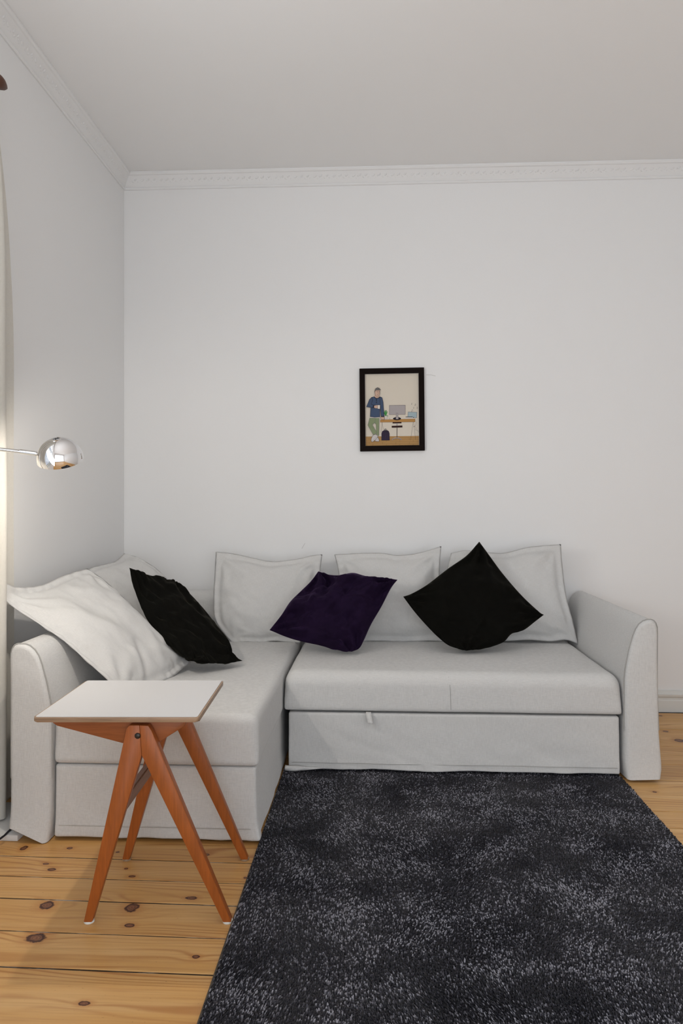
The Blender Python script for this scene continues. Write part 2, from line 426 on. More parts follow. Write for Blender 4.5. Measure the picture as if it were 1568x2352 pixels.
# floor: dusty subfloor seen in the joints, and one plank per board
sub = tag(boxes('floor', [(-.3, ROOM_X + .3, ROOM_Y - .3, .3, -.06, -.0018)], M['gap']), kind='structure')
JO = [-.015, -.12, -.292, -.528, -.756, -.929, -1.102, -1.214, -1.342, -1.512, -1.652, -1.766, -1.877, -2.020, -2.155, -2.365]
rs = random.Random(3)
while JO[-1] > ROOM_Y - .1: JO.append(JO[-1] - rs.choice((.12, .14, .15, .17, .2)))
SL = -.012
for i in range(len(JO) - 1):
    g0 = .0034 + .0012 * rs.random()
    if 9 <= i <= 14: g0 = .0056
    y1, y0 = JO[i] - g0 / 2, JO[i + 1] + g0 / 2
    bm = bmesh.new(); nx = 60
    top = []
    dz = rs.uniform(-.0006, .0006)
    for k in range(nx + 1):
        x = -.02 + (ROOM_X + .04) * k / nx
        off = SL * (x - 1.6)
        w0 = .0006 * noise.noise(Vector((x * 5, i * 3.1, 0))) ; w1 = .0006 * noise.noise(Vector((x * 5, i * 7.7, 4)))
        b_ = .0012
        ring = [(x, y0 + off + w0, -.02), (x, y0 + off + w0, dz - b_), (x, y0 + off + w0 + b_, dz), (x, y1 + off + w1 - b_, dz), (x, y1 + off + w1, dz - b_), (x, y1 + off + w1, -.02)]
        top.append([bm.verts.new(p) for p in ring])
    for k in range(nx):
        for q in range(5): bm.faces.new([top[k][q], top[k + 1][q], top[k + 1][q + 1], top[k][q + 1]])
    from_bm('plank', bm, M['pine'], sub, 30)

# moulded profile run along a wall
def run_profile(name, prof, p0, p1, outward, mat, mitre0=0, mitre1=0, kind='structure'):
    """prof: list of (out, z); p0->p1 along the wall foot line; mitre: shift of the ends per unit of out"""
    p0, p1 = Vector(p0), Vector(p1); t = (p1 - p0).normalized(); ow = Vector(outward)
    V = []; n = len(prof)
    for (e, s) in ((p0, mitre0), (p1, mitre1)):
        for (u, z) in prof: V.append(tuple(e + ow * u + t * (s * u) + Vector((0, 0, z))))
    Fc = [[i, i + 1, n + i + 1, n + i] for i in range(n - 1)] + [[n - 1, 0, n, 2 * n - 1]]
    Fc += [list(range(n))[::-1], [n + i for i in range(n)]]
    bm = bmesh.new(); vs_ = [bm.verts.new(v) for v in V]
    for f in Fc: bm.faces.new([vs_[i] for i in f])
    return tag(from_bm(name, bm, mat, None, 25), kind=kind)
Zc = ROOM_Z
cor = [(0, Zc - .080), (.006, Zc - .080), (.010, Zc - .076), (.010, Zc - .070), (.006, Zc - .066), (.010, Zc - .062), (.016, Zc - .050), (.026, Zc - .034),
       (.036, Zc - .022), (.040, Zc - .018), (.047, Zc - .016), (.052, Zc - .010), (.052, Zc - .0005), (0, Zc - .0005)]
c1 = run_profile('trim_1', cor, (0, 0, 0), (ROOM_X, 0, 0), (0, -1, 0), M['plaster'], 1, -1)
c2 = run_profile('trim_2', cor, (0, 0, 0), (0, ROOM_Y, 0), (1, 0, 0), M['plaster'], 1, -1)
# leaf relief on the cornice: a running row of small leaves and berries
def relief(parent, start, direc, outw, length, name='leaf_relief'):
    bm = bmesh.new(); pitch = .052; n = int(length / pitch)
    s = Vector(start); t = Vector(direc); ow = Vector(outw); up = Vector((0, 0, 1))
    def blob(u, v, a, b_, ang, h):
        # leaf-shaped bump lying on the sloping face; u along, v up the slope
        n1 = ow * .55 - up * .83; n1 = (ow * .64 - up * .77).normalized(); vv = (ow * .77 + up * .64).normalized()
        c0 = s + t * u + ow * .0215 + up * (Zc - .0415) + vv * v
        ca, sa = math.cos(ang), math.sin(ang)
        top_ = bm.verts.new(c0 + n1 * h)
        ring = []
        for k in range(8):
            q = 2 * math.pi * k / 8
            e = a * math.cos(q); f = b_ * math.sin(q) * (1 - .4 * math.cos(q))
            ring.append(bm.verts.new(c0 + t * (e * ca - f * sa) + vv * (e * sa + f * ca) - n1 * .002))
        for k in range(8): bm.faces.new([ring[k], ring[(k + 1) % 8], top_])
    for i in range(n):
        u = (i + .5) * pitch; sgn = 1 if i % 2 else -1
        blob(u, .004 * sgn, .013, .006, .6 * sgn, .0055)
        blob(u + .014, -.007 * sgn, .010, .005, -.8 * sgn, .0045)
        blob(u + .026, .003 * sgn, .006, .005, 0, .005)
        blob(u + .036, .008 * sgn, .009, .004, 1.2 * sgn, .004)
        blob(u + .042, -.008, .007, .004, -.3, .004)
    o = from_bm(name, bm, M['plaster'], parent, 60); tag(o, kind='stuff')
relief(c1, (.03, 0, 0), (1, 0, 0), (0, -1, 0), ROOM_X - .06)
relief(c2, (0, -.03, 0), (0, -1, 0), (1, 0, 0), -ROOM_Y - .06)
bas = [(0, 0), (.016, 0), (.016, .060), (.013, .064), (.013, .074), (.017, .078), (.020, .086), (.020, .094), (.014, .097), (.012, .101), (.009, .112), (0, .114)]
run_profile('baseboard_back', bas, (0, 0, 0), (ROOM_X, 0, 0), (0, -1, 0), M['gloss_white'], 1, -1)
run_profile('baseboard_left', bas, (0, 0, 0), (0, ROOM_Y, 0), (1, 0, 0), M['gloss_white'], 1, -1)

# ------------------------------------------------------------------ corner sofa
AX0, AX1 = .196, 2.478            # outer faces
CH_F = -1.535                     # front of chaise and left arm
MA_F = -.938                      # front of the main part
SB = -.035                        # back of the sofa
sofa = empty('corner_sofa', ((AX0 + AX1) / 2, -.6, 0))
tag(sofa, 'light grey linen corner sofa with chaise and rounded arms against the back wall', 'sofa')

PROF = [(.006, .0), (.002, .035), (0, .08), (0, .20), (0, .30), (0, .40), (.004, .44), (.010, .473), (.017, .508), (.026, .541), (.034, .571), (.044, .597),
        (.057, .616), (.073, .629), (.088, .634), (.102, .635), (.113, .631), (.121, .621), (.126, .605), (.127, .580), (.126, .50), (.126, .40), (.128, .30),
        (.132, .20), (.138, .12), (.142, .07), (.141, .04), (.134, .0)]
PROF_L = [(u if u < .1 else (u + .008 if z > .3 else .134), z) for (u, z) in PROF]   # the left arm's outer side hangs straight
def arm(xin, sgn, yf, yb, hem):
    """sgn +1: arm extends to +x from its inner face"""
    PROF = PROF_L if sgn < 0 else PROF_R
    n = len(PROF); V = []; Fc = []
    cu = .07; cz = .34
    rings = []
    R = .016
    for k in range(5):                                    # rounded front edge
        a = math.pi / 2 * k / 4
        rings.append((yf + R * (1 - math.sin(a)), R * (1 - math.cos(a))))
    rings = rings[::-1]
    ys = [(yf + .03 + (yb - yf - .03) * t, 0) for t in np.linspace(0, 1, 26)]
    allr = rings[::-1][::-1] + ys
    # order from front face outwards: largest inset first
    allr = sorted(rings, key=lambda q: -q[1]) + ys
    for (y, ins) in allr:
        for (u, z) in PROF:
            du = (cu - u); dz_ = (cz - z) if z > .02 else 0
            k1 = min(1, ins / .07)
            uu = u + du * k1; zz = z + (-(ins) if z > .55 else 0)
            x = xin + sgn * uu
            # soft waviness of the slip cover
            wv = .0035 * fbm((x * 3 + 5, y * 3.0, zz * 4)) if z < .56 else .0015 * fbm((x * 3, y * 4, 1))
            x += sgn * wv * (1 if u > .05 else .4)
            f0 = max(0, 1 - z / .09)
            fl = max(0, 1 - (y - yf) / .25)
            zz2 = zz + (hem(u, y) * f0)
            yy = y - .012 * f0 * fl * (1 + .5 * noise.noise(Vector((u * 30, 0, 2.2)))) + .003 * fbm((u * 20, z * 5, 9)) * fl
            V.append((x, yy, zz2))
    m_ = len(allr)
    for i in range(m_ - 1):
        for k in range(n - 1):
            Fc.append([i * n + k, i * n + k + 1, (i + 1) * n + k + 1, (i + 1) * n + k])
        Fc.append([i * n + n - 1, i * n, (i + 1) * n, (i + 1) * n + n - 1])
    # front face: strips between inner and outer half of the profile
    def cap(i):
        a, b_ = 0, n - 1
        while b_ - a > 1:
            if b_ - a == 2: Fc.append([i * n + a, i * n + a + 1, i * n + b_]); break
            Fc.append([i * n + a, i * n + a + 1, i * n + b_ - 1, i * n + b_]); a += 1; b_ -= 1
    cap(0); cap(m_ - 1)
    bm = bmesh.new(); vs_ = [bm.verts.new(v) for v in V]
    for f in Fc: bm.faces.new([vs_[q] for q in f])
    o = from_bm('arm', bm, M['sofa'], sofa, 45)
    seam = [(xin + sgn * (u + (.0012 if u > .1 else -.0012)), yf + .014, z + (.0012 if z > .6 else 0)) for (u, z) in PROF if z > .14]
    tube('seam', seam, .0022, M['sofa_seam'], o, 6)
    return o
PROF_R = PROF
def hem_r(u, y): return .004 + .010 * max(0, (u - .10) / .04)  + .005 * math.cos(u / .14 * 6.3) + .006 * noise.noise(Vector((u * 15, y * 9, 3)))
def hem_l(u, y):
    a = max(0, 1 - abs(u - .112) / .045) if y < -1.2 else 0
    return .024 * min(1, a * 1.5) + (.026 if u > .10 else .004) * (1 if u > .10 or y > -1.3 else .5) + .004 * abs(noise.noise(Vector((u * 15, y * 9, 3))))
arm(2.345, 1, -.962, SB, hem_r)
arm(.322, -1, CH_F - .012, SB, hem_l)

# backrest behind the cushions
def dsp_soft(amp, seed, fx=4):
    def f(p):
        q = np.array(p)
        v = Vector((p[0] * fx, p[1] * fx, p[2] * fx + seed))
        q[0] += amp * fbm(v); q[1] += amp * fbm(v + Vector((9, 3, 1))); q[2] += amp * fbm(v + Vector((2, 7, 5)))
        return q
    return f
V, Fc = softbox(.325, 2.343, -.188, SB, .03, .638, .055, .02, (40, 4, 10), dsp_soft(.004, 1))
mesh_obj('backrest', V, Fc, M['sofa'], sofa, 60)

# seats: crowned tops, dimples
def seat_disp(x0, x1, y0, y1, z1, amp, crown, seed):
    def f(p):
        q = np.array(p)
        s = (p[0] - x0) / (x1 - x0); t = (p[1] - y0) / (y1 - y0)
        s = min(max(s, 0), 1); t = min(max(t, 0), 1)
        k = max(0, (p[2] - (z1 - .08)) / .08)
        q[2] += k * crown * (4 * s * (1 - s)) ** .5 * (4 * t * (1 - t)) ** .5
        v = Vector((p[0] * 3.2, p[1] * 3.2, p[2] * 5 + seed))
        q[2] += k * amp * fbm(v)
        q[1] += amp * fbm(v + Vector((4, 1, 8))) * (1 - t)
        q[0] += amp * .6 * fbm(v + Vector((1, 9, 3)))
        return q
    return f
SZ = .412
V, Fc = softbox(1.000, 2.341, MA_F - .006, -.13, .256, SZ, .052, .012, (44, 20, 6), seat_disp(1.0, 2.341, MA_F, -.13, SZ, .004, .003, 2))
ms = mesh_obj('seat_cushion', V, Fc, M['sofa'], sofa, 60)
V, Fc = softbox(.324, .992, CH_F + .004, -.13, .246, SZ, .030, .016, (24, 44, 6), seat_disp(.324, .992, CH_F, -.13, SZ, .0035, .002, 5))
cs_ = mesh_obj('chaise_cushion', V, Fc, M['sofa'], sofa, 60)
# seat seams
def seat_top(x, y, o):
    best = -1
    for v in o.data.vertices:
        d = (v.co.x + sofa.location.x - x) ** 2 + (v.co.y + sofa.location.y - y) ** 2
        if v.co.z > .2 and (best < 0 or d < bd): best = v.co.z; bd = d
    return best
pts = []
for t in np.linspace(0, 1, 14):
    if t < .55: y = -.45 - (.47 - .03) * t / .55; x = 1.655 + .01 * math.sin(t * 4); z = None
    pts.append((x, y, t))
seam_pts = [(1.668, MA_F - .006, .268), (1.667, MA_F - .0065, .30), (1.666, MA_F - .0065, .34), (1.664, MA_F - .005, .365), (1.660, MA_F + .008, .395), (1.655, MA_F + .03, .410)]
tube('seam', seam_pts, .0013, M['sofa_seam'], ms, 6)

# base panels
def skirt_disp(axis, face, z1, seed, hem=.014, wave=.005):
    """face: coordinate of the visible face along axis ('y' front, 'x' side)"""
    def f(p):
        q = np.array(p); k = max(0, 1 - p[2] / (z1 * .95)) ** 1.3
        if axis == 'y': along = p[0]; near = abs(p[1] - face) < .03
        else: along = p[1]; near = abs(p[0] - face) < .03
        wv = fbm((along * 3.5, p[2] * 4, seed)) + .5 * fbm((along * 9 + p[2] * 14, p[2] * 9, seed + 3))
        if near:
            q[1 if axis == 'y' else 0] += (-1 if axis == 'y' else 1) * (wave * wv * (.35 + k) + hem * k * k)
        q[2] += .0045 * fbm((along * 6, 0, seed + 7)) * k
        return q
    return f
V, Fc = softbox(1.016, 2.332, MA_F + .004, MA_F + .06, .020, .247, .010, .006, (70, 2, 24), skirt_disp('y', MA_F + .004, .247, 11, .008, .0065))
dr = mesh_obj('drawer_front', V, Fc, M['sofa'], sofa, 60)
tube('hem_stitch', [(x, MA_F - .0055 - .001 * noise.noise(Vector((x * 6, 0, 0))), .047 + .002 * noise.noise(Vector((x * 4, 2, 0)))) for x in np.linspace(1.03, 2.32, 40)], .0009, M['sofa_seam'], dr, 5)
# loose folded hem at the drawer's left end
fold = []; Ff = []; nn = 22
for t in np.linspace(0, 1, 6):
    for i in range(nn):
        s = i / (nn - 1); x = 1.004 + .15 * s
        w_ = (1 - s) ** .8
        z = .026 + (.010 - .024 * t) * (1 - s) ** .8 + .002 * math.sin(s * 9 + 1) * t * (1 - s)
        yo = MA_F - .0045 - (.013 * math.sin(t * 2.6 + .2) + .004 * math.sin(s * 14 + t * 5)) * w_
        fold.append((x, yo, z))
for j in range(5):
    for i in range(nn - 1): Ff.append([j * nn + i, j * nn + i + 1, (j + 1) * nn + i + 1, (j + 1) * nn + i])
fo = mesh_obj('hem_fold', fold, Ff, M['sofa'], dr, 60)
sm = fo.modifiers.new('thick', 'SOLIDIFY'); sm.thickness = .002
# pull tab
tx = at(846, 1650, depth_of(Vector((1.35, MA_F, .25)))).x
tab = []; tf = []
prof_t = [(0.010, .2515), (-.008, .2512), (-.016, .246), (-.020, .232), (-.024, .218), (-.0255, .2135)]
for (o_, z) in prof_t:
    for q in (-.0105, .0105): tab.append((tx + q + (.2515 - z) * .22, MA_F + o_ , z))
for i in range(len(prof_t) - 1): tf.append([2 * i, 2 * i + 1, 2 * i + 3, 2 * i + 2])
tb = mesh_obj('pull_tab', tab, tf, M['sofa'], sofa, 60); tb['label'] = 'small fabric pull tab under the seat edge'
sm = tb.modifiers.new('thick', 'SOLIDIFY'); sm.thickness = .0022

# chaise base: one skirt wrapping front and right side
def ch_disp(p):
    q = np.array(p); k = max(0, 1 - p[2] / .22) ** 1.3
    front = p[1] < CH_F + .06; right = p[0] > .95
    wv = fbm((p[0] * 3.5, p[1] * 3.5, p[2] * 4 + 21)) + .5 * fbm((p[0] * 8 + p[2] * 10, p[1] * 8, p[2] * 8 + 4))
    if front: q[1] -= .004 * wv * (.3 + k) + .008 * k * k
    if right: q[0] += .004 * wv * (.3 + k) + .010 * k * k
    if front and right: q[0] += .012 * k ** 3; q[1] -= .006 * k ** 3
    q[2] += .004 * fbm((p[0] * 6, p[1] * 6, 7)) * k
    return q
V, Fc = softbox(.328, .984, CH_F + .010, -.13, .010, .244, .010, .010, (36, 60, 18), ch_disp)
ck = mesh_obj('chaise_skirt', V, Fc, M['sofa'], sofa, 60)
tube('hem_stitch', [(x, CH_F - .0005 - .0035 * 0, .05) for x in np.linspace(.345, .97, 20)], .0008, M['sofa_seam'], ck, 5)
boxes('base_light_block', [(1.02, 2.33, MA_F + .065, -.14, .045, .253)], M['under'], sofa)  # hidden dark block, added so no light leaks through under the seat

# ------------------------------------------------------------------ cushions
def resample(poly, n):
    P = np.array(poly, float)
    if len(P) > 2:                                     # Catmull-Rom through the points
        out = []
        E_ = np.vstack([2 * P[0] - P[1], P, 2 * P[-1] - P[-2]])
        for i in range(1, len(E_) - 2):
            p0, p1, p2, p3 = E_[i - 1], E_[i], E_[i + 1], E_[i + 2]
            for t in np.linspace(0, 1, 12, endpoint=False):
                out.append(.5 * (2 * p1 + (p2 - p0) * t + (2 * p0 - 5 * p1 + 4 * p2 - p3) * t * t + (3 * p1 - p0 - 3 * p2 + p3) * t ** 3))
        out.append(P[-1]); P = np.array(out)
    L = np.r_[0, np.cumsum(np.linalg.norm(np.diff(P, axis=0), axis=1))]; L /= L[-1]
    t = np.linspace(0, 1, n)
    return np.c_[np.interp(t, L, P[:, 0]), np.interp(t, L, P[:, 1])]
def cushion(name, top, right, bottom, left, dep, mat, T, flange=0.0, tb=None, seed=0, wr=.004, power=.5, pucker=.003, n=61, size=.5, dents=(), creases=()):
    """outline in photograph pixels (top TL>TR, right TR>BR, bottom BL>BR, left TL>BL), dep = camera depth in metres of TL TR BR BL"""
    dTL, dTR, dBR, dBL = dep
    def edge(poly, d0, d1):
        P = resample(poly, n)
        return np.array([at(P[i, 0], P[i, 1], d0 + (d1 - d0) * i / (n - 1)) for i in range(n)])
    Tp = edge(top, dTL, dTR); Rt = edge(right, dTR, dBR); Bt = edge(bottom, dBL, dBR); Lf = edge(left, dTL, dBL)
    S = np.linspace(0, 1, n); G = np.zeros((n, n, 3))
    for j in range(n):
        t = S[j]
        for i in range(n):
            s = S[i]
            G[j, i] = ((1 - t) * Tp[i] + t * Bt[i] + (1 - s) * Lf[j] + s * Rt[j]
                       - ((1 - s) * (1 - t) * Tp[0] + s * (1 - t) * Tp[-1] + (1 - s) * t * Bt[0] + s * t * Bt[-1]))
    du = np.gradient(G, axis=1); dv = np.gradient(G, axis=0)
    nr = np.cross(dv, du); nr /= np.linalg.norm(nr, axis=2, keepdims=True) + 1e-9
    # one smooth common normal blended with the local one
    mean = nr.mean((0, 1)); mean /= np.linalg.norm(mean)
    tocam = np.array(CAM) - G.mean((0, 1))
    if mean.dot(tocam) < 0: nr = -nr; mean = -mean
    nr = nr * .3 + mean * .7; nr /= np.linalg.norm(nr, axis=2, keepdims=True)
    tb = T if tb is None else tb
    front = np.zeros((n, n, 3)); back = np.zeros((n, n, 3))
    for j in range(n):
        for i in range(n):
            s, t = S[i], S[j]
            u = (s - flange) / (1 - 2 * flange); v = (t - flange) / (1 - 2 * flange)
            e = min(s, 1 - s, t, 1 - t)
            if u <= 0 or u >= 1 or v <= 0 or v >= 1: pr = 0
            else: pr = (4 * u * (1 - u)) ** power * (4 * v * (1 - v)) ** power
            base = .0035 * (min(1, e / .012) if e < .012 else 1) if flange else 0
            a = fbm((s * 3.2 + seed, t * 3.2, seed * 1.7), 3); b_ = fbm((s * 8 + seed, t * 8, seed * .7), 3)
            # folds that run in from the corners
            cx_ = min(s, 1 - s); cy_ = min(t, 1 - t)
            ang = math.atan2(cy_ + .02, cx_ + .02); rad = math.hypot(cx_, cy_)
            rays = math.sin(ang * 13 + seed * 3 + 2.2 * a) * math.exp(-(rad / .30) ** 2) * min(1, rad / .05)
            pk = math.sin((s if cy_ < cx_ else t) * 55 + seed * 5 + 5 * a) * math.exp(-e / .07) * min(1, e / .015)
            h = wr * (1.6 * a + .6 * b_) * min(1, pr * 2.5) + wr * 1.5 * rays * min(1, pr * 4) + pucker * pk
            for (ds, dt, dr_, dd) in dents:
                h -= dd * math.exp(-((s - ds) ** 2 + (t - dt) ** 2) / dr_ ** 2)
            for (s0, t0, s1, t1, cw, ca) in creases:      # folds in the cloth: ridges (+) and valleys (-)
                ex, ey = s1 - s0, t1 - t0; q = max(0, min(1, ((s - s0) * ex + (t - t0) * ey) / (ex * ex + ey * ey)))
                dq = math.hypot(s - s0 - q * ex, t - t0 - q * ey)
                h += ca * math.exp(-(dq / cw) ** 2) * min(1, e / .04)
            wave = .006 * fbm((s * 4 + seed * 2, t * 4, 3.3 + seed)) * (1 if flange and pr == 0 else .3) * min(1, e / .02 + .35)
            edge_ = i in (0, n - 1) or j in (0, n - 1)
            hh = 0 if edge_ else base + T * pr + h
            hb = 0 if edge_ else base + tb * pr + h * .5
            hh = max(hh, 0 if edge_ else .0006); hb = max(hb, 0 if edge_ else .0006)
            front[j, i] = G[j, i] + nr[j, i] * (hh + wave); back[j, i] = G[j, i] - nr[j, i] * (hb - wave)
    V = []; uv = []; Fc = []; fid = np.zeros((n, n), int); bid = np.zeros((n, n), int)
    for j in range(n):
        for i in range(n):
            fid[j, i] = len(V); V.append(front[j, i]); uv.append((S[i] * size, S[j] * size))
    for j in range(n):
        for i in range(n):
            if i in (0, n - 1) or j in (0, n - 1): bid[j, i] = fid[j, i]
            else: bid[j, i] = len(V); V.append(back[j, i]); uv.append((S[i] * size, S[j] * size))
    for j in range(n - 1):
        for i in range(n - 1):
            Fc.append([fid[j, i], fid[j + 1, i], fid[j + 1, i + 1], fid[j, i + 1]])
            Fc.append([bid[j, i], bid[j, i + 1], bid[j + 1, i + 1], bid[j + 1, i]])
    bm = bmesh.new(); vs_ = [bm.verts.new(v) for v in V]
    for f in Fc: bm.faces.new([vs_[q] for q in f])
    bmesh.ops.recalc_face_normals(bm, faces=bm.faces); bm.free()
    return mesh_obj(name, V, Fc, mat, None, 180, uv=uv)

def c4(x, y): return (480 + x / 2.904, 1200 + y / 2.904)
def c1_(x, y): return (x / 2.24, 1200 + y / 2.24)
def c5(x, y): return (900 + x / 2.347, 1200 + y / 2.347)
GRP = 'pale linen back cushions on the sofa'
FL = .065
o = cushion('back_cushion', [c4(45, 196), c4(150, 206), c4(300, 238), c4(420, 260), c4(560, 247), c4(700, 218), c4(755, 214)],
            [c4(755, 214), c4(742, 320), c4(735, 450), c4(690, 640), c4(605, 806)],
            [c4(155, 806), c4(250, 797), c4(340, 803), c4(420, 793), c4(510, 797), c4(605, 806)],
            [c4(45, 196), c4(38, 330), c4(30, 500), c4(45, 660), c4(155, 806)],
            (3.58, 3.56, 3.42, 3.42), M['cushion'], .075, FL, .06, 1.3, .007)
tag(o, 'pale linen back cushion between the left black velvet cushion and the purple one', 'cushion', GRP)
o = cushion('back_cushion', [c4(835, 214), c4(950, 208), c4(1050, 203), c4(1160, 204), c4(1260, 219), c4(1400, 202), c4(1548, 158)],
            [c4(1548, 158), c4(1538, 300), c4(1540, 500), c4(1560, 650), c4(1600, 800)],
            [c4(880, 806), c4(1010, 795), c4(1120, 793), c4(1300, 797), c4(1480, 792), c4(1600, 800)],
            [c4(835, 214), c4(862, 330), c4(880, 500), c4(875, 650), c4(880, 806)],
            (3.56, 3.545, 3.42, 3.42), M['cushion'], .075, FL, .06, 2.1, .007)
tag(o, 'pale linen back cushion directly behind the purple velvet cushion, middle of the back row', 'cushion', GRP)
o = cushion('back_cushion', [c5(318, 165), c5(400, 150), c5(500, 160), c5(610, 163), c5(740, 132), c5(910, 117)],
            [c5(910, 117), c5(917, 220), c5(938, 390), c5(975, 530), c5(1005, 658)],
            [c5(300, 645), c5(480, 640), c5(620, 640), c5(740, 634), c5(860, 642), c5(940, 634), c5(1005, 658)],
            [c5(318, 165), c5(290, 300), c5(285, 450), c5(290, 560), c5(300, 645)],
            (3.54, 3.52, 3.37, 3.40), M['cushion'], .075, FL, .06, 3.7, .007)
tag(o, 'pale linen back cushion behind the diamond-standing black velvet cushion, next to the right arm', 'cushion', GRP)
# in the corner, mostly covered
o = cushion('back_cushion', [c1_(400, 275), c1_(470, 232), c1_(560, 212), c1_(600, 195), c1_(638, 158)],
            [c1_(638, 158), c1_(720, 185), c1_(820, 250), c1_(930, 370), c1_(1060, 545)],
            [c1_(840, 720), c1_(900, 660), c1_(1000, 600), c1_(1060, 545)],
            [c1_(400, 275), c1_(500, 360), c1_(620, 500), c1_(720, 600), c1_(840, 720)],
            (3.02, 3.47, 3.45, 3.02), M['cushion'], .06, .06, .015, 4.9, .005)
tag(o, 'pale linen back cushion tucked in the sofa corner behind the others', 'cushion', GRP)
# leaning on the left arm
o = cushion('back_cushion', [c1_(25, 312), c1_(100, 334), c1_(215, 322), c1_(330, 272), c1_(450, 236)],
            [c1_(450, 236), c1_(540, 300), c1_(680, 430), c1_(840, 590), c1_(990, 712)],
            [c1_(640, 890), c1_(760, 850), c1_(870, 806), c1_(930, 760), c1_(990, 712)],
            [c1_(25, 312), c1_(34, 404), c1_(190, 515), c1_(330, 610), c1_(480, 745), c1_(640, 890)],
            (2.40, 2.87, 2.86, 2.41), M['cushion'], .075, .055, .012, 6.2, .006, size=.55, creases=((.30, .97, .40, .75, .03, .007), (.36, .97, .52, .72, .035, -.009), (.45, .30, .60, .70, .10, -.010), (.2, .35, .4, .55, .06, .006), (.62, .9, .75, .7, .04, .006)))
tag(o, 'pale linen back cushion slumped over the left arm of the sofa, beside the lamp', 'cushion', GRP)

VG = 'velvet throw cushions on the sofa'
o = cushion('velvet_cushion', [c1_(665, 233), c1_(740, 262), c1_(800, 280), c1_(868, 296)],
            [c1_(868, 296), c1_(960, 352), c1_(1040, 435), c1_(1110, 522), c1_(1172, 600), c1_(1194, 655), c1_(1196, 680), c1_(1248, 712)],
            [c1_(985, 714), c1_(1080, 722), c1_(1170, 720), c1_(1248, 712)],
            [c1_(665, 233), c1_(692, 345), c1_(730, 445), c1_(780, 530), c1_(850, 610), c1_(920, 668), c1_(985, 714)],
            (2.965, 3.18, 2.885, 2.715), M['black_velvet'], .034, 0, .05, 8.1, .012, .6, .003, size=.45, creases=((.2, .30, .8, .22, .05, -.010), (.1, .55, .9, .40, .04, .008), (.35, .92, .55, .65, .05, .010), (.55, .95, .75, .75, .05, -.010), (.75, .97, .9, .80, .04, .009), (.1, .42, .6, .75, .04, -.008)))
tag(o, 'black velvet cushion leaning sideways on the left-hand pale cushions', 'cushion', VG)
o = cushion('velvet_cushion', [c4(728, 326), c4(800, 348), c4(870, 352), c4(960, 336), c4(1050, 358), c4(1180, 370), c4(1256, 382)],
            [c4(1256, 382), c4(1212, 440), c4(1150, 560), c4(1080, 680), c4(1030, 790), c4(1000, 840), c4(952, 862)],
            [c4(403, 718), c4(520, 766), c4(620, 795), c4(760, 825), c4(880, 856), c4(952, 862)],
            [c4(728, 326), c4(680, 390), c4(620, 450), c4(540, 530), c4(480, 620), c4(403, 718)],
            (3.30, 3.30, 3.10, 3.16), M['purple_velvet'], .075, 0, .06, 9.4, .026, .6, .003, size=.45, creases=((.06, .08, .24, .48, .035, .016), (.17, .04, .33, .40, .04, -.024), (.30, .03, .42, .30, .035, .012), (.50, .97, .92, .60, .03, .010), (.58, .99, .97, .70, .03, -.012), (.76, .97, .80, .72, .03, .012), (.45, .10, .95, .14, .03, .007), (.1, .7, .5, .62, .04, -.010), (.55, .35, .85, .30, .03, -.007)))
tag(o, 'dark purple velvet cushion slouching in the middle of the sofa', 'cushion', VG)
o = cushion('velvet_cushion', [c5(470, 103), c5(520, 172), c5(600, 280), c5(700, 395), c5(790, 480), c5(818, 498)],
            [c5(818, 498), c5(770, 535), c5(710, 580), c5(645, 600), c5(600, 645), c5(520, 672), c5(400, 692)],
            [c5(60, 400), c5(120, 480), c5(190, 560), c5(250, 620), c5(310, 665), c5(400, 692)],
            [c5(470, 103), c5(400, 180), c5(300, 250), c5(190, 335), c5(110, 382), c5(60, 400)],
            (3.42, 3.22, 3.10, 3.24), M['black_velvet'], .07, 0, .06, 11.2, .011, .6, .003, size=.45, creases=((.55, .85, .9, .75, .03, .007), (.5, .92, .95, .88, .03, -.008), (.7, .6, .85, .9, .03, .006)))
tag(o, 'black velvet cushion standing on one corner like a diamond near the right arm', 'cushion', VG)

# ------------------------------------------------------------------ rug
RX0, RX1, RY0, RY1 = .995, 2.340, -2.86, -.885
rug = empty('rug', ((RX0 + RX1) / 2, (RY0 + RY1) / 2, 0))
tag(rug, 'speckled charcoal and navy short-pile rug on the pine floor before the sofa', 'rug')
boxes('backing', [(RX0 + .004, RX1 - .004, RY0, RY1, .0008, .005)], M['rug_back'], rug)
boxes('edge_binding', [(RX0 - .001, RX0 + .0045, RY0, RY1, .0008, .0045)], M['rug_edge'], rug)
boxes('edge_binding', [(RX1 - .0045, RX1 + .001, RY0, RY1, .0008, .0045)], M['rug_edge'], rug)
sp = .0040
gx = np.arange(RX0 + .004, RX1 - .003, sp); gy = np.arange(RY0 + .004, RY1, sp)
XX, YY = np.meshgrid(gx, gy); n_t = XX.size
XX = XX.ravel() + np.random.uniform(-.0018, .0018, n_t); YY = YY.ravel() + np.random.uniform(-.0018, .0018, n_t)
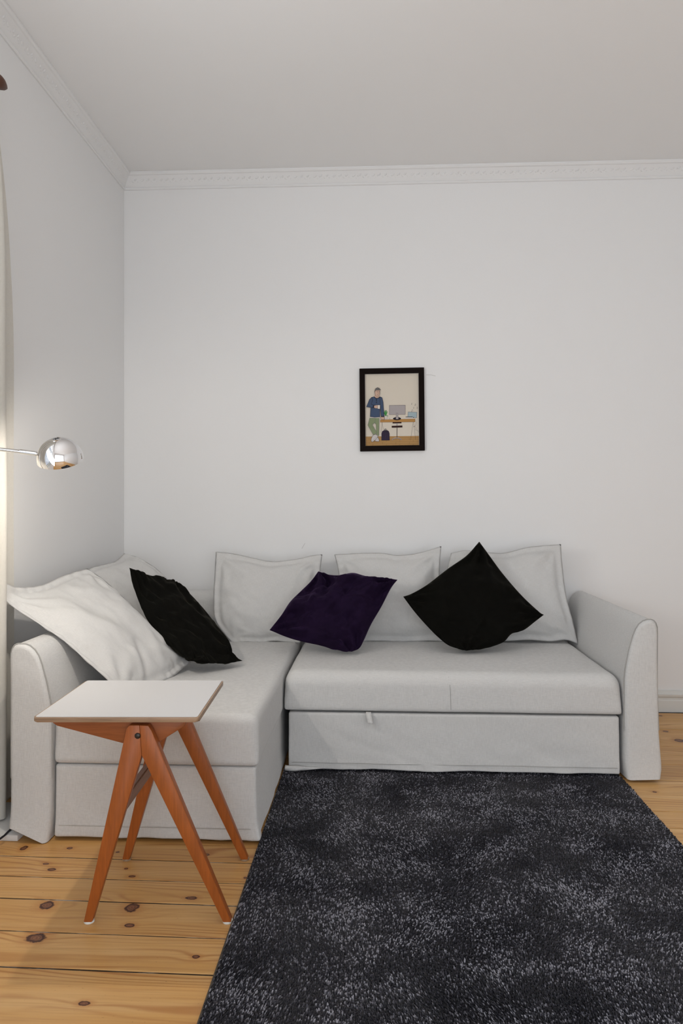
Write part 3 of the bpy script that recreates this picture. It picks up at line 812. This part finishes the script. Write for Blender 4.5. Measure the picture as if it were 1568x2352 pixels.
# lean of the pile: slow drifting field, brushed one way or the other
def lattice(nx_, ny_, seed):
    r = np.random.RandomState(seed); g_ = r.uniform(-1, 1, (ny_ + 2, nx_ + 2))
    u = (XX - RX0) / (RX1 - RX0) * nx_; v = (YY - RY0) / (RY1 - RY0) * ny_
    i = np.clip(u.astype(int), 0, nx_); j = np.clip(v.astype(int), 0, ny_); fu = u - i; fv = v - j
    fu = fu * fu * (3 - 2 * fu); fv = fv * fv * (3 - 2 * fv)
    return (g_[j, i] * (1 - fu) + g_[j, i + 1] * fu) * (1 - fv) + (g_[j + 1, i] * (1 - fu) + g_[j + 1, i + 1] * fu) * fv
lx = .7 * lattice(6, 9, 1) + .4 * lattice(15, 22, 2); ly = .7 * lattice(6, 9, 3) + .4 * lattice(15, 22, 4)
ang = np.random.uniform(0, 2 * np.pi, n_t); ht = np.random.uniform(.0075, .0115, n_t); r0 = .0026; r1 = .0019
Vt = np.zeros((n_t, 6, 3))
for k in range(3):
    a = ang + 2 * np.pi * k / 3
    Vt[:, k] = np.c_[XX + r0 * np.cos(a), YY + r0 * np.sin(a), np.full(n_t, .003)]
    jx = np.random.uniform(-.0008, .0008, n_t); jy = np.random.uniform(-.0008, .0008, n_t)
    Vt[:, 3 + k] = np.c_[XX + r1 * np.cos(a) + lx * .004 + jx, YY + r1 * np.sin(a) + ly * .004 + jy, ht + .0012 * (lx * np.cos(a) + ly * np.sin(a)) * 1.2]
base_i = (np.arange(n_t) * 6)[:, None, None]
fq = np.array([[0, 1, 4, 3], [1, 2, 5, 4], [2, 0, 3, 5]])
quads = (base_i + fq[None]).reshape(-1, 4); tris = (np.arange(n_t) * 6)[:, None] + np.array([3, 4, 5])[None]
me = bpy.data.meshes.new('pile')
vv_ = Vt.reshape(-1, 3) - np.array(rug.location)[None]
me.vertices.add(len(vv_)); me.vertices.foreach_set('co', vv_.ravel())
li = np.concatenate([quads.ravel(), tris.ravel()]).astype(np.int32)
me.loops.add(len(li)); me.loops.foreach_set('vertex_index', li)
ls = np.concatenate([np.arange(len(quads)) * 4, len(quads) * 4 + np.arange(len(tris)) * 3]).astype(np.int32)
me.polygons.add(len(ls)); me.polygons.foreach_set('loop_start', ls)
me.update(calc_edges=True); me.validate(); me.materials.append(M['pile'])
po = bpy.data.objects.new('pile', me); C.objects.link(po); po.parent = rug; tag(po, kind='stuff')

# ------------------------------------------------------------------ side table (local frame: x = across, y = away, as it stands)
LAT0, D0 = -.53, 1.975
tl = at(784 + LAT0 * F / D0, HOR, D0)
table = empty('side_table', (tl.x, tl.y, 0), TH)
tag(table, 'small side table with white top and splayed orange-brown wooden legs before the chaise', 'table')
def loc2(px, py, d): return ((px - 784) / F * d - LAT0, CAM.z - (py - HOR) / F * d)
def prism(name, poly, d0, d1, mat, bev=.003, parent=table, seg=2):
    """poly in (x, z) of the table frame; extruded from depth d0 to d1"""
    bm = bmesh.new()
    a = [bm.verts.new((x, d0 - D0, z)) for (x, z) in poly]; b_ = [bm.verts.new((x, d1 - D0, z)) for (x, z) in poly]
    n = len(poly); bm.faces.new(a); bm.faces.new(b_[::-1])
    for i in range(n): bm.faces.new([a[i], b_[i], b_[(i + 1) % n], a[(i + 1) % n]])
    if bev: bmesh.ops.bevel(bm, geom=bm.edges[:], offset=bev, segments=seg, affect='EDGES', profile=.5)
    return from_bm(name, bm, mat, parent, 40, local=True)
DF = 1.803
legL = [loc2(297, 1666, DF), loc2(320, 1666, DF), loc2(325, 1736, DF), loc2(210.5, 2116, DF), loc2(191.5, 2116, DF), loc2(290, 1673, DF)]
legR = [loc2(320, 1666, DF), loc2(340, 1667, DF), loc2(348, 1679, DF), loc2(531, 2118, DF), loc2(512, 2118, DF), loc2(325, 1736, DF)]
def flat(poly):   # the foot ends level on its glide
    zmin = .0045
    return [(x, zmin if z < .03 else z) for (x, z) in poly]
legL, legR = flat(legL), flat(legR)
apr = [loc2(118, 1655, 1.826), loc2(430, 1655, 1.826), loc2(424, 1668, 1.826), loc2(364, 1706, 1.826), loc2(345, 1713, 1.826), loc2(292, 1711, 1.826), loc2(130, 1668, 1.826), loc2(120, 1661, 1.826)]
apr = [(x, .5275 if i < 2 else z) for i, (x, z) in enumerate(apr)]
for k, dd in enumerate((0, .318)):
    for poly in (legL, legR):
        lg = prism('leg', poly, DF + dd, DF + .024 + dd, M['teak'], .0022)
        fx = (min(p[0] for p in poly if p[1] < .01) + max(p[0] for p in poly if p[1] < .01)) / 2
        bm = bmesh.new()
        bmesh.ops.create_cone(bm, cap_ends=True, segments=20, radius1=.0135, radius2=.0125, depth=.005,
                              matrix=Matrix.Translation((fx, DF + .012 + dd - D0, .0027)))
        g_ = from_bm('foot_glide', bm, M['glide'] if k == 0 else M['worn_glide'], lg, 40, local=True)
    prism('apron', apr, (DF + .0245) if k == 0 else (DF + dd - .0165), (DF + .0405) if k == 0 else (DF + dd - .0005), M['teak_x'], .0025)
    bx_, bz_ = loc2(316, 1690, DF)
    bm = bmesh.new()
    bmesh.ops.create_uvsphere(bm, u_segments=20, v_segments=10, radius=.0078)
    for v in bm.verts: v.co = Vector((v.co.x + bx_, v.co.y * .5 + (DF - .0005 if k == 0 else DF + dd + .0245) - D0, v.co.z + bz_))
    from_bm('bolt', bm, M['bolt'], table, 60, local=True)
sx, sz = -.045, .298
bm = bmesh.new(); bm_box(bm, sx - .010, sx + .010, DF + .02 - D0, DF + .322 - D0, sz - .018, sz + .018)
bmesh.ops.bevel(bm, geom=bm.edges[:], offset=.003, segments=2, affect='EDGES')
from_bm('stretcher', bm, M['teak_y'], table, 40, local=True)
def rnd_slab(name, x0, x1, y0, y1, z0, z1, rc, mat, bev, parent=table):
    bm = bmesh.new(); ring = []
    for (cx_, cy_, a0) in ((x1 - rc, y1 - rc, 0), (x0 + rc, y1 - rc, 90), (x0 + rc, y0 + rc, 180), (x1 - rc, y0 + rc, 270)):
        for q in range(6):
            a = math.radians(a0 + 18 * q); ring.append((cx_ + rc * math.cos(a), cy_ + rc * math.sin(a)))
    lo = [bm.verts.new((x, y, z0)) for x, y in ring]; hi = [bm.verts.new((x, y, z1)) for x, y in ring]
    n = len(ring); bm.faces.new(lo[::-1]); bm.faces.new(hi)
    for i in range(n): bm.faces.new([lo[i], lo[(i + 1) % n], hi[(i + 1) % n], hi[i]])
    if bev:
        ed = [e for e in bm.edges if abs(e.verts[0].co.z - e.verts[1].co.z) < 1e-6]
        bmesh.ops.bevel(bm, geom=ed, offset=bev, segments=3, affect='EDGES', profile=.5)
    return from_bm(name, bm, mat, parent, 40, local=True)
X0, X1, Y0_, Y1_ = -.792 - LAT0, -.366 - LAT0, 1.787 - D0, 2.166 - D0
tp = rnd_slab('table_top', X0, X1, Y0_, Y1_, .5275, .5395, .010, M['edge'], .004); tp['label'] = 'worn brown board edge of the table top'
lm = rnd_slab('laminate', X0 + .0045, X1 - .0045, Y0_ + .0045, Y1_ - .0045, .5388, .5408, .006, M['laminate'], 0, tp); lm['label'] = 'smooth white laminate surface'
lt = .0

# ------------------------------------------------------------------ floor lamp
LD = 2.06
lamp = empty('floor_lamp', (.135, -1.75, 0))
tag(lamp, 'chrome reading lamp with dome shade reaching in beside the curtain', 'lamp')
hc = at(139, 1055, LD)                                # centre of the dome's rim
axis = (Vector((0, 0, 1)) * math.cos(math.radians(29)) + Vector((SN, -CS, 0)) * math.sin(math.radians(29))).normalized()
Rd = 51 / F * LD
rot = axis.to_track_quat('Z', 'Y').to_matrix().to_4x4()
def lathe(name, prof, mat, parent, mtx, n=64, smooth=35):
    V = []; Fc = []
    for (r, z) in prof:
        for k in range(n):
            a = 2 * math.pi * k / n; V.append(tuple(mtx @ Vector((r * math.cos(a), r * math.sin(a), z))))
    m_ = len(prof)
    for i in range(m_ - 1):
        for k in range(n): Fc.append([i * n + k, i * n + (k + 1) % n, (i + 1) * n + (k + 1) % n, (i + 1) * n + k])
    return mesh_obj(name, V, Fc, mat, parent, smooth)
MT = Matrix.Translation(hc) @ rot
hole = math.asin(.0125 / Rd)
outer = [(Rd * math.sin(a), Rd * math.cos(a)) for a in np.linspace(hole, math.pi / 2, 28)]
ri = Rd - .0016
inner = [(ri * math.sin(a), ri * math.cos(a)) for a in np.linspace(math.pi / 2, hole, 28)]
sh = lathe('shade', outer + [(Rd, -.002), (ri, -.002), (ri, .0)], M['chrome'], lamp, MT)
lathe('shade_lining', inner, simple('grey_lining', (.30, .30, .29), .8), sh, MT)
lathe('vent_ring', [(.0135, Rd - .003), (.0135, Rd + .0006), (.0115, Rd + .0012), (.0095, Rd + .0004), (.0090, Rd - .006)], M['chrome'], sh, MT, 40)
lathe('socket_vent_dark', [(.0, Rd - .005), (.0092, Rd - .005), (.0092, .040), (.0, .040)], M['bolt'], sh, MT, 24)  # its dark cap is set in the vent to stand for the hole's shade
m, nt, b = new_mat('lit_bulb'); b.inputs['Base Color'].default_value = (.9, .88, .82, 1)
b.inputs['Emission Color'].default_value = (1, .86, .68, 1); b.inputs['Emission Strength'].default_value = 6; M['bulb'] = m
lathe('bulb', [(.0005, .016), (.008, .0175), (.014, .022), (.016, .028), (.014, .034), (.009, .040)], M['bulb'], lamp, MT, 24, 60)
pl = bpy.data.lights.new('lamp_light', 'POINT'); pl.energy = LAMP_POWER; pl.color = (1, .93, .83); pl.shadow_soft_size = .012
plo = bpy.data.objects.new('lamp_light', pl); C.objects.link(plo); plo.parent = lamp
plo.location = (hc + axis * .004) - Vector(lamp.location)
# arm, joint, pole and foot (they stand just outside the frame)
LX, LY = .135, -1.75
a0 = at(48, 1037.5, LD + .006); a1 = Vector((LX, LY, a0.z + .020))
tube('arm', [a0, a0.lerp(a1, .5), a1], .0056, M['chrome'], lamp, 20)
dirn = (a1 - a0).normalized()
j_ = at(85, 1042.5, LD + .003)
tube('arm_sleeve', [j_, j_ + (a0 - j_) * .01, a0 + (a0 - j_) * .03, a0 + (a0 - j_) * .04], [.0055, .0072, .0072, .0055], M['chrome'], lamp, 20)
tube('swivel_joint', [at(83, 1042, LD + .003), at(89, 1044.5, LD + .002), at(96, 1046, LD)], [.0042, .0068, .002], M['chrome'], lamp, 16)
tube('pole', [(LX, LY, .018), (LX, LY, .7), (LX, LY, a1.z + .05)], .0095, M['chrome'], lamp, 20)
tube('pole_knuckle', [(LX, LY, a1.z - .02), (LX, LY, a1.z + .02)], .015, M['chrome'], lamp, 20)
lathe('base', [(.0, .0), (.100, .0), (.105, .004), (.105, .014), (.100, .019), (.016, .022), (.0, .022)], M['chrome'], lamp, Matrix.Translation((LX, LY, 0)), 48)
tube('switch', [at(101, 1064, LD - .035), at(101, 1076, LD - .035)], .0015, M['cord'], lamp, 8)
cp = [(LX + .01, LY + .10, .006), (LX - .02, LY + .16, .004), on_z(-14, 1936, .0245), on_z(-2, 1928, .0245), on_z(9, 1920, .0245), on_z(18, 1911, .0245), on_z(27, 1902, .0245), on_z(31, 1894, .0245)]
def smooth_path(P, k=6):
    P = [Vector(p) for p in P]; out = []
    E_ = [P[0] * 2 - P[1]] + P + [P[-1] * 2 - P[-2]]
    for i in range(1, len(E_) - 2):
        p0, p1, p2, p3 = E_[i - 1:i + 3]
        for q in range(k):
            t = q / k
            out.append(.5 * (2 * p1 + (p2 - p0) * t + (2 * p0 - 5 * p1 + 4 * p2 - p3) * t * t + (3 * p1 - p0 - 3 * p2 + p3) * t ** 3))
    return out + [P[-1]]
tube('power_cord', smooth_path(cp), .0034, M['cord'], lamp, 10)
slab = boxes('floor_slab', [(.03, .215, -1.546, -1.30, .0, .020)], M['slab'], None, .003)
tag(slab, 'flat white slab on the floor under the curtain beside the left sofa arm', 'slab')

# ------------------------------------------------------------------ curtain and rod
rod = tube('curtain_rod', [(.085, -3.9, 2.525), (.085, -1.46, 2.525)], .014, M['rod'], None, 20)
rod_root = empty('curtain_pole', (.085, -2.6, 2.525)); rod.parent = rod_root; rod.location = Vector(rod.location) - Vector(rod_root.location)
tag(rod_root, 'brown curtain pole with pointed end above the window at the left edge', 'curtain pole')
tube('finial', [(.085, -1.465, 2.525), (.085, -1.452, 2.525), (.085, -1.435, 2.525), (.085, -1.415, 2.527), (.085, -1.392, 2.531), (.085, -1.372, 2.536)], [.014, .019, .023, .021, .013, .003], M['rod'], rod_root, 20)
for yy in (-1.7, -3.7): boxes('bracket', [(.0, .085, yy - .012, yy + .012, 2.49, 2.512)], M['rod'], rod_root, .003)
CP = [(.045, -1.25), (.036, -1.29), (.044, -1.34), (.085, -1.395), (.116, -1.428), (.112, -1.455), (.06, -1.478), (.032, -1.50), (.045, -1.53), (.075, -1.55), (.07, -1.575), (.034, -1.60), (.032, -1.64), (.055, -1.67), (.05, -1.70), (.03, -1.73),
      (.04, -1.77), (.055, -1.80), (.04, -1.83), (.04, -1.87), (.04, -1.91), (.08, -1.95), (.10, -1.99), (.06, -2.03)]
cpth = resample(CP, 170)
V = []; Fc = []; uv = []; nz = 60
L_ = np.r_[0, np.cumsum(np.linalg.norm(np.diff(cpth, axis=0), axis=1))]
for k in range(nz):
    z = .028 + (2.495 - .028) * k / (nz - 1)
    kk = 1 - .78 * min(1, max(0, (z - 1.55) / .95)) ** 2.2
    wt = min(1, max(0, (z - 1.9) / .6)) ** 1.5
    for i, (x, y) in enumerate(cpth):
        yy = -1.50 + (y + 1.50) * (kk if y > -1.5 else 1)
        xx = x * (1 - wt) + (.085 + (x - .075) * .35) * wt
        xx += .006 * noise.noise(Vector((y * 6, z * 1.5, 4)))
        yy += .006 * noise.noise(Vector((y * 4, z * 1.7, 9)))
        zz = z + (.010 * noise.noise(Vector((L_[i] * 8, 0, 1))) if k == 0 else 0)
        V.append((max(xx, .024), yy, zz)); uv.append((L_[i], z))
for k in range(nz - 1):
    for i in range(len(cpth) - 1):
        a = k * len(cpth) + i; Fc.append([a, a + 1, a + 1 + len(cpth), a + len(cpth)])
cu = mesh_obj('curtain', V, Fc, M['curtain'], None, 180, uv=uv)
tag(cu, 'off-white linen curtain hanging in folds at the left edge', 'curtain')

# ------------------------------------------------------------------ framed picture
def wall_pt(px, py):
    k = (px - 784) / F; d = -CAM.y / (k * SN + CS); return at(px, py, d)
UN = depth_of(wall_pt(900, 940)) / F / 7.84              # metres per unit of the drawing below
pc = wall_pt(800 + 790 / 7.84, 830 + 874 / 7.84)
TILT = math.radians(.55)
pic = empty('framed_picture', (pc.x, 0, pc.z - .221)); pic.rotation_euler = (0, -TILT, 0)
tag(pic, 'small dark framed illustration of a standing man at a desk on the wall', 'picture')
def pl_(x, y):                                            # drawing units to the picture's own plane
    a, b_ = (x - 790) * UN, -(y - 874) * UN
    ca, sa = math.cos(TILT), math.sin(TILT)
    return (a * ca + b_ * sa, -a * sa + b_ * ca + .221)
fo = [(-.172, 0.0), (.172, 0.0), (.172, .442), (-.172, .442)]; fi = [(-.143, .029), (.143, .029), (.143, .4135), (-.143, .4135)]
for k in range(4):                                        # four mitred rails
    bm = bmesh.new(); k2 = (k + 1) % 4
    q = [fo[k], fo[k2], fi[k2], fi[k]]
    a = [bm.verts.new((x, -.020, z)) for x, z in q]; b_ = [bm.verts.new((x, -.001, z)) for x, z in q]
    bm.faces.new(a); bm.faces.new(b_[::-1])
    for i in range(4): bm.faces.new([a[i], b_[i], b_[(i + 1) % 4], a[(i + 1) % 4]])
    bmesh.ops.bevel(bm, geom=bm.edges[:], offset=.0012, segments=2, affect='EDGES')
    from_bm('frame_rail', bm, M['frame'], pic, 40, local=True)
ART = {'paper': (.72, .65, .55), 'white': (.72, .66, .60), 'floor': (.47, .27, .10), 'line': (.05, .03, .03), 'floorline': (.20, .10, .03), 'navy': (.055, .085, .155), 'dk': (.012, .010, .02),
       'skin': (.62, .42, .32), 'green': (.24, .29, .16), 'cap': (.16, .16, .16), 'grey': (.42, .38, .38), 'wood': (.48, .25, .075), 'brown': (.035, .012, .010), 'bag': (.035, .022, .05),
       'screen': (.38, .48, .52), 'leaf': (.06, .30, .07), 'shoe': (.62, .58, .57), 'margin': (.80, .74, .68)}
amats = list(ART); amat = []
for k in amats:
    mm = simple('print_' + k, ART[k], .6, 0, .2); amat.append(mm)
bm = bmesh.new(); lay = [0]
def poly(pts, col):
    lay[0] += 1; y = -.0060 - lay[0] * .00003
    vs_ = [bm.verts.new((pl_(*p)[0], y, pl_(*p)[1])) for p in pts]
    try: f = bm.faces.new(vs_); f.material_index = amats.index(col)
    except ValueError: pass
def ln_(pts, col='line', w=5):
    for (a, b_) in zip(pts[:-1], pts[1:]):
        dx, dy = b_[0] - a[0], b_[1] - a[1]; L = math.hypot(dx, dy) or 1; nx_, ny_ = -dy / L * w / 2, dx / L * w / 2
        poly([(a[0] + nx_, a[1] + ny_), (b_[0] + nx_, b_[1] + ny_), (b_[0] - nx_, b_[1] - ny_), (a[0] - nx_, a[1] - ny_)], col)
def sh_(pts, col, w=5, edge='line'):
    poly(pts, col); ln_(list(pts) + [pts[0]], edge, w)
def ell(cx_, cy_, rx, ry, n=18): return [(cx_ + rx * math.cos(2 * math.pi * k / n), cy_ + ry * math.sin(2 * math.pi * k / n)) for k in range(n)]
poly([(296, 222), (1272, 216), (1284, 1524), (308, 1534)], 'margin')
poly([(312, 234), (1262, 228), (1272, 1518), (318, 1524)], 'paper')
poly([(316, 1356), (1272, 1348), (1273, 1518), (318, 1526)], 'floor')
ln_([(316, 1356), (1272, 1348)], 'floorline', 3)
for i, yy in enumerate((1385, 1420, 1456, 1490)):
    ln_([(318, yy), (1272, yy - 7)], 'floorline', 3)
    for xx in range(380 + 70 * (i % 2), 1250, 240): ln_([(xx, yy), (xx, yy + 34)], 'floorline', 3)
# desk, trestles, cable
for q in (((612, 1098), (590, 1290)), ((612, 1098), (632, 1230)), ((1168, 1096), (1122, 1425)), ((1176, 1096), (1212, 1420))): ln_(q, 'line', 3)
ln_([(1212, 1060), (1226, 1110), (1212, 1160), (1172, 1185), (1205, 1180), (1222, 1210), (1210, 1240), (1250, 1245), (1268, 1285)], 'line', 3)
sh_([(580, 1055), (1202, 1040), (1202, 1096), (580, 1098)], 'wood', 4, 'floorline')
sh_([(742, 795), (1028, 793), (1028, 960), (742, 962)], 'grey', 4)
poly(ell(880, 1035, 72, 28), 'dk')
sh_([(866, 935), (896, 935), (906, 1045), (858, 1045)], 'grey', 3)
poly([(730, 1040), (745, 1028), (765, 1040)], 'grey')
sh_([(1078, 915), (1235, 922), (1230, 1024), (1070, 1020)], 'screen', 4)
poly([(1015, 1040), (1040, 1012), (1190, 1018), (1200, 1040)], 'white'); ln_([(1034, 1004), (1160, 1004)], 'dk', 10); poly(ell(1176, 1016, 12, 7), 'dk')
for (xx, yy) in ((1144, 750), (1205, 770), (1180, 822), (1242, 822), (1145, 880)):
    ln_([(xx, yy), (xx, yy + 26)], 'line', 3); poly(ell(xx - 3, yy + 28, 6, 5), 'line')
ln_([(1205, 770), (1218, 780), (1216, 796)], 'line', 3); ln_([(1145, 880), (1162, 878), (1166, 895)], 'line', 3)
# stool under the desk
poly([(800, 1098), (960, 1096), (958, 1120), (802, 1122)], 'brown'); ln_([(880, 1120), (880, 1160)], 'grey', 22)
poly([(784, 1164), (976, 1158), (976, 1194), (786, 1198)], 'brown'); ln_([(880, 1196), (878, 1385)], 'line', 9)
ln_([(790, 1420), (820, 1392), (876, 1380), (930, 1392), (962, 1416)], 'grey', 16); ln_([(786, 1424), (815, 1398), (876, 1386), (935, 1398), (966, 1420)], 'line', 3)
# plant
for (xx, yy) in ((660, 890), (684, 880), (704, 905), (650, 920), (718, 985), (672, 930), (694, 935)): ln_([(678, 985), (xx, yy)], 'leaf', 14)
sh_([(655, 985), (705, 985), (698, 1040), (664, 1040)], 'white', 3, 'grey')
# bag
sh_([(604, 1422), (604, 1300), (618, 1262), (650, 1244), (700, 1244), (730, 1262), (742, 1300), (744, 1422)], 'bag', 6, 'dk')
ln_(ell(673, 1236, 16, 16) , 'dk', 8); ln_([(640, 1278), (710, 1276)], 'dk', 10)
ln_([(645, 1290), (648, 1400)], 'dk', 4); ln_([(700, 1290), (698, 1400)], 'dk', 4)
# man: shoes, trousers, pullover, arms, head
sh_([(486, 1440), (500, 1380), (540, 1370), (558, 1420), (555, 1445)], 'shoe', 4)
sh_([(392, 1020), (560, 1018), (554, 1340), (512, 1334), (505, 1140), (476, 1105)], 'green', 5, 'cap')
sh_([(392, 1020), (490, 1030), (484, 1095), (438, 1145), (522, 1290), (455, 1325), (356, 1150)], 'green', 5, 'cap')
sh_([(452, 1330), (500, 1318), (540, 1345), (520, 1390), (440, 1455), (415, 1440), (420, 1390)], 'shoe', 4)
ln_([(425, 1440), (530, 1360)], 'grey', 5)
poly([(400, 1000), (570, 1008), (566, 1024), (398, 1020)], 'white')
sh_([(586, 1000), (648, 1002), (655, 1050), (625, 1055), (590, 1040)], 'skin', 3)
sh_([(400, 1000), (408, 830), (405, 700), (425, 650), (470, 640), (560, 640), (600, 650), (575, 800), (572, 1005), (480, 1012)], 'navy', 6, 'dk')
sh_([(570, 640), (612, 660), (630, 740), (650, 1000), (594, 1002), (580, 800)], 'navy', 6, 'dk')
sh_([(425, 650), (385, 690), (332, 822), (440, 838), (520, 850), (520, 800), (420, 780), (440, 700)], 'navy', 6, 'dk')
ln_([(596, 998), (650, 998)], 'dk', 16); ln_([(458, 796), (452, 838)], 'dk', 16)
sh_([(470, 800), (520, 790), (560, 800), (560, 850), (500, 850), (468, 838)], 'skin', 4)
sh_([(530, 790), (578, 792), (574, 862), (530, 858)], 'white', 4)
poly([(480, 600), (560, 600), (566, 645), (520, 670), (476, 645)], 'skin'); ln_([(470, 640), (500, 668), (545, 668), (572, 642)], 'dk', 10)
for yy in (690, 715, 745): poly(ell(510, yy, 8, 10), 'dk')
sh_([(480, 545), (488, 520), (570, 520), (570, 590), (552, 634), (500, 630), (484, 590)], 'skin', 4)
ln_([(508, 545), (530, 545), (530, 562)], 'line', 4); ln_([(540, 545), (562, 545), (562, 560)], 'line', 4); ln_([(540, 560), (548, 582), (536, 586)], 'line', 3); ln_([(522, 606), (546, 604)], 'line', 4)
sh_([(476, 560), (484, 515), (500, 490), (530, 475), (560, 488), (572, 505), (590, 518), (540, 524), (500, 524)], 'cap', 4)
for f in bm.faces: f.normal_update()
bm.verts.index_update()
vv = [tuple(v.co) for v in bm.verts]; ff = [[v.index for v in f.verts] for f in bm.faces]; mi = [f.material_index for f in bm.faces]; bm.free()
po = mesh_obj('print', vv, ff, amat, pic, None, origin=(0, 0, 0)); po.data.polygons.foreach_set('material_index', mi)
po['label'] = 'printed illustration of a man with a mug beside a desk'
bm = bmesh.new(); bm_box(bm, -.144, .144, -.0058, -.0005, .028, .415)
from_bm('backing_board', bm, simple('grey_board', (.3, .28, .25), .9), pic, 30, local=True)
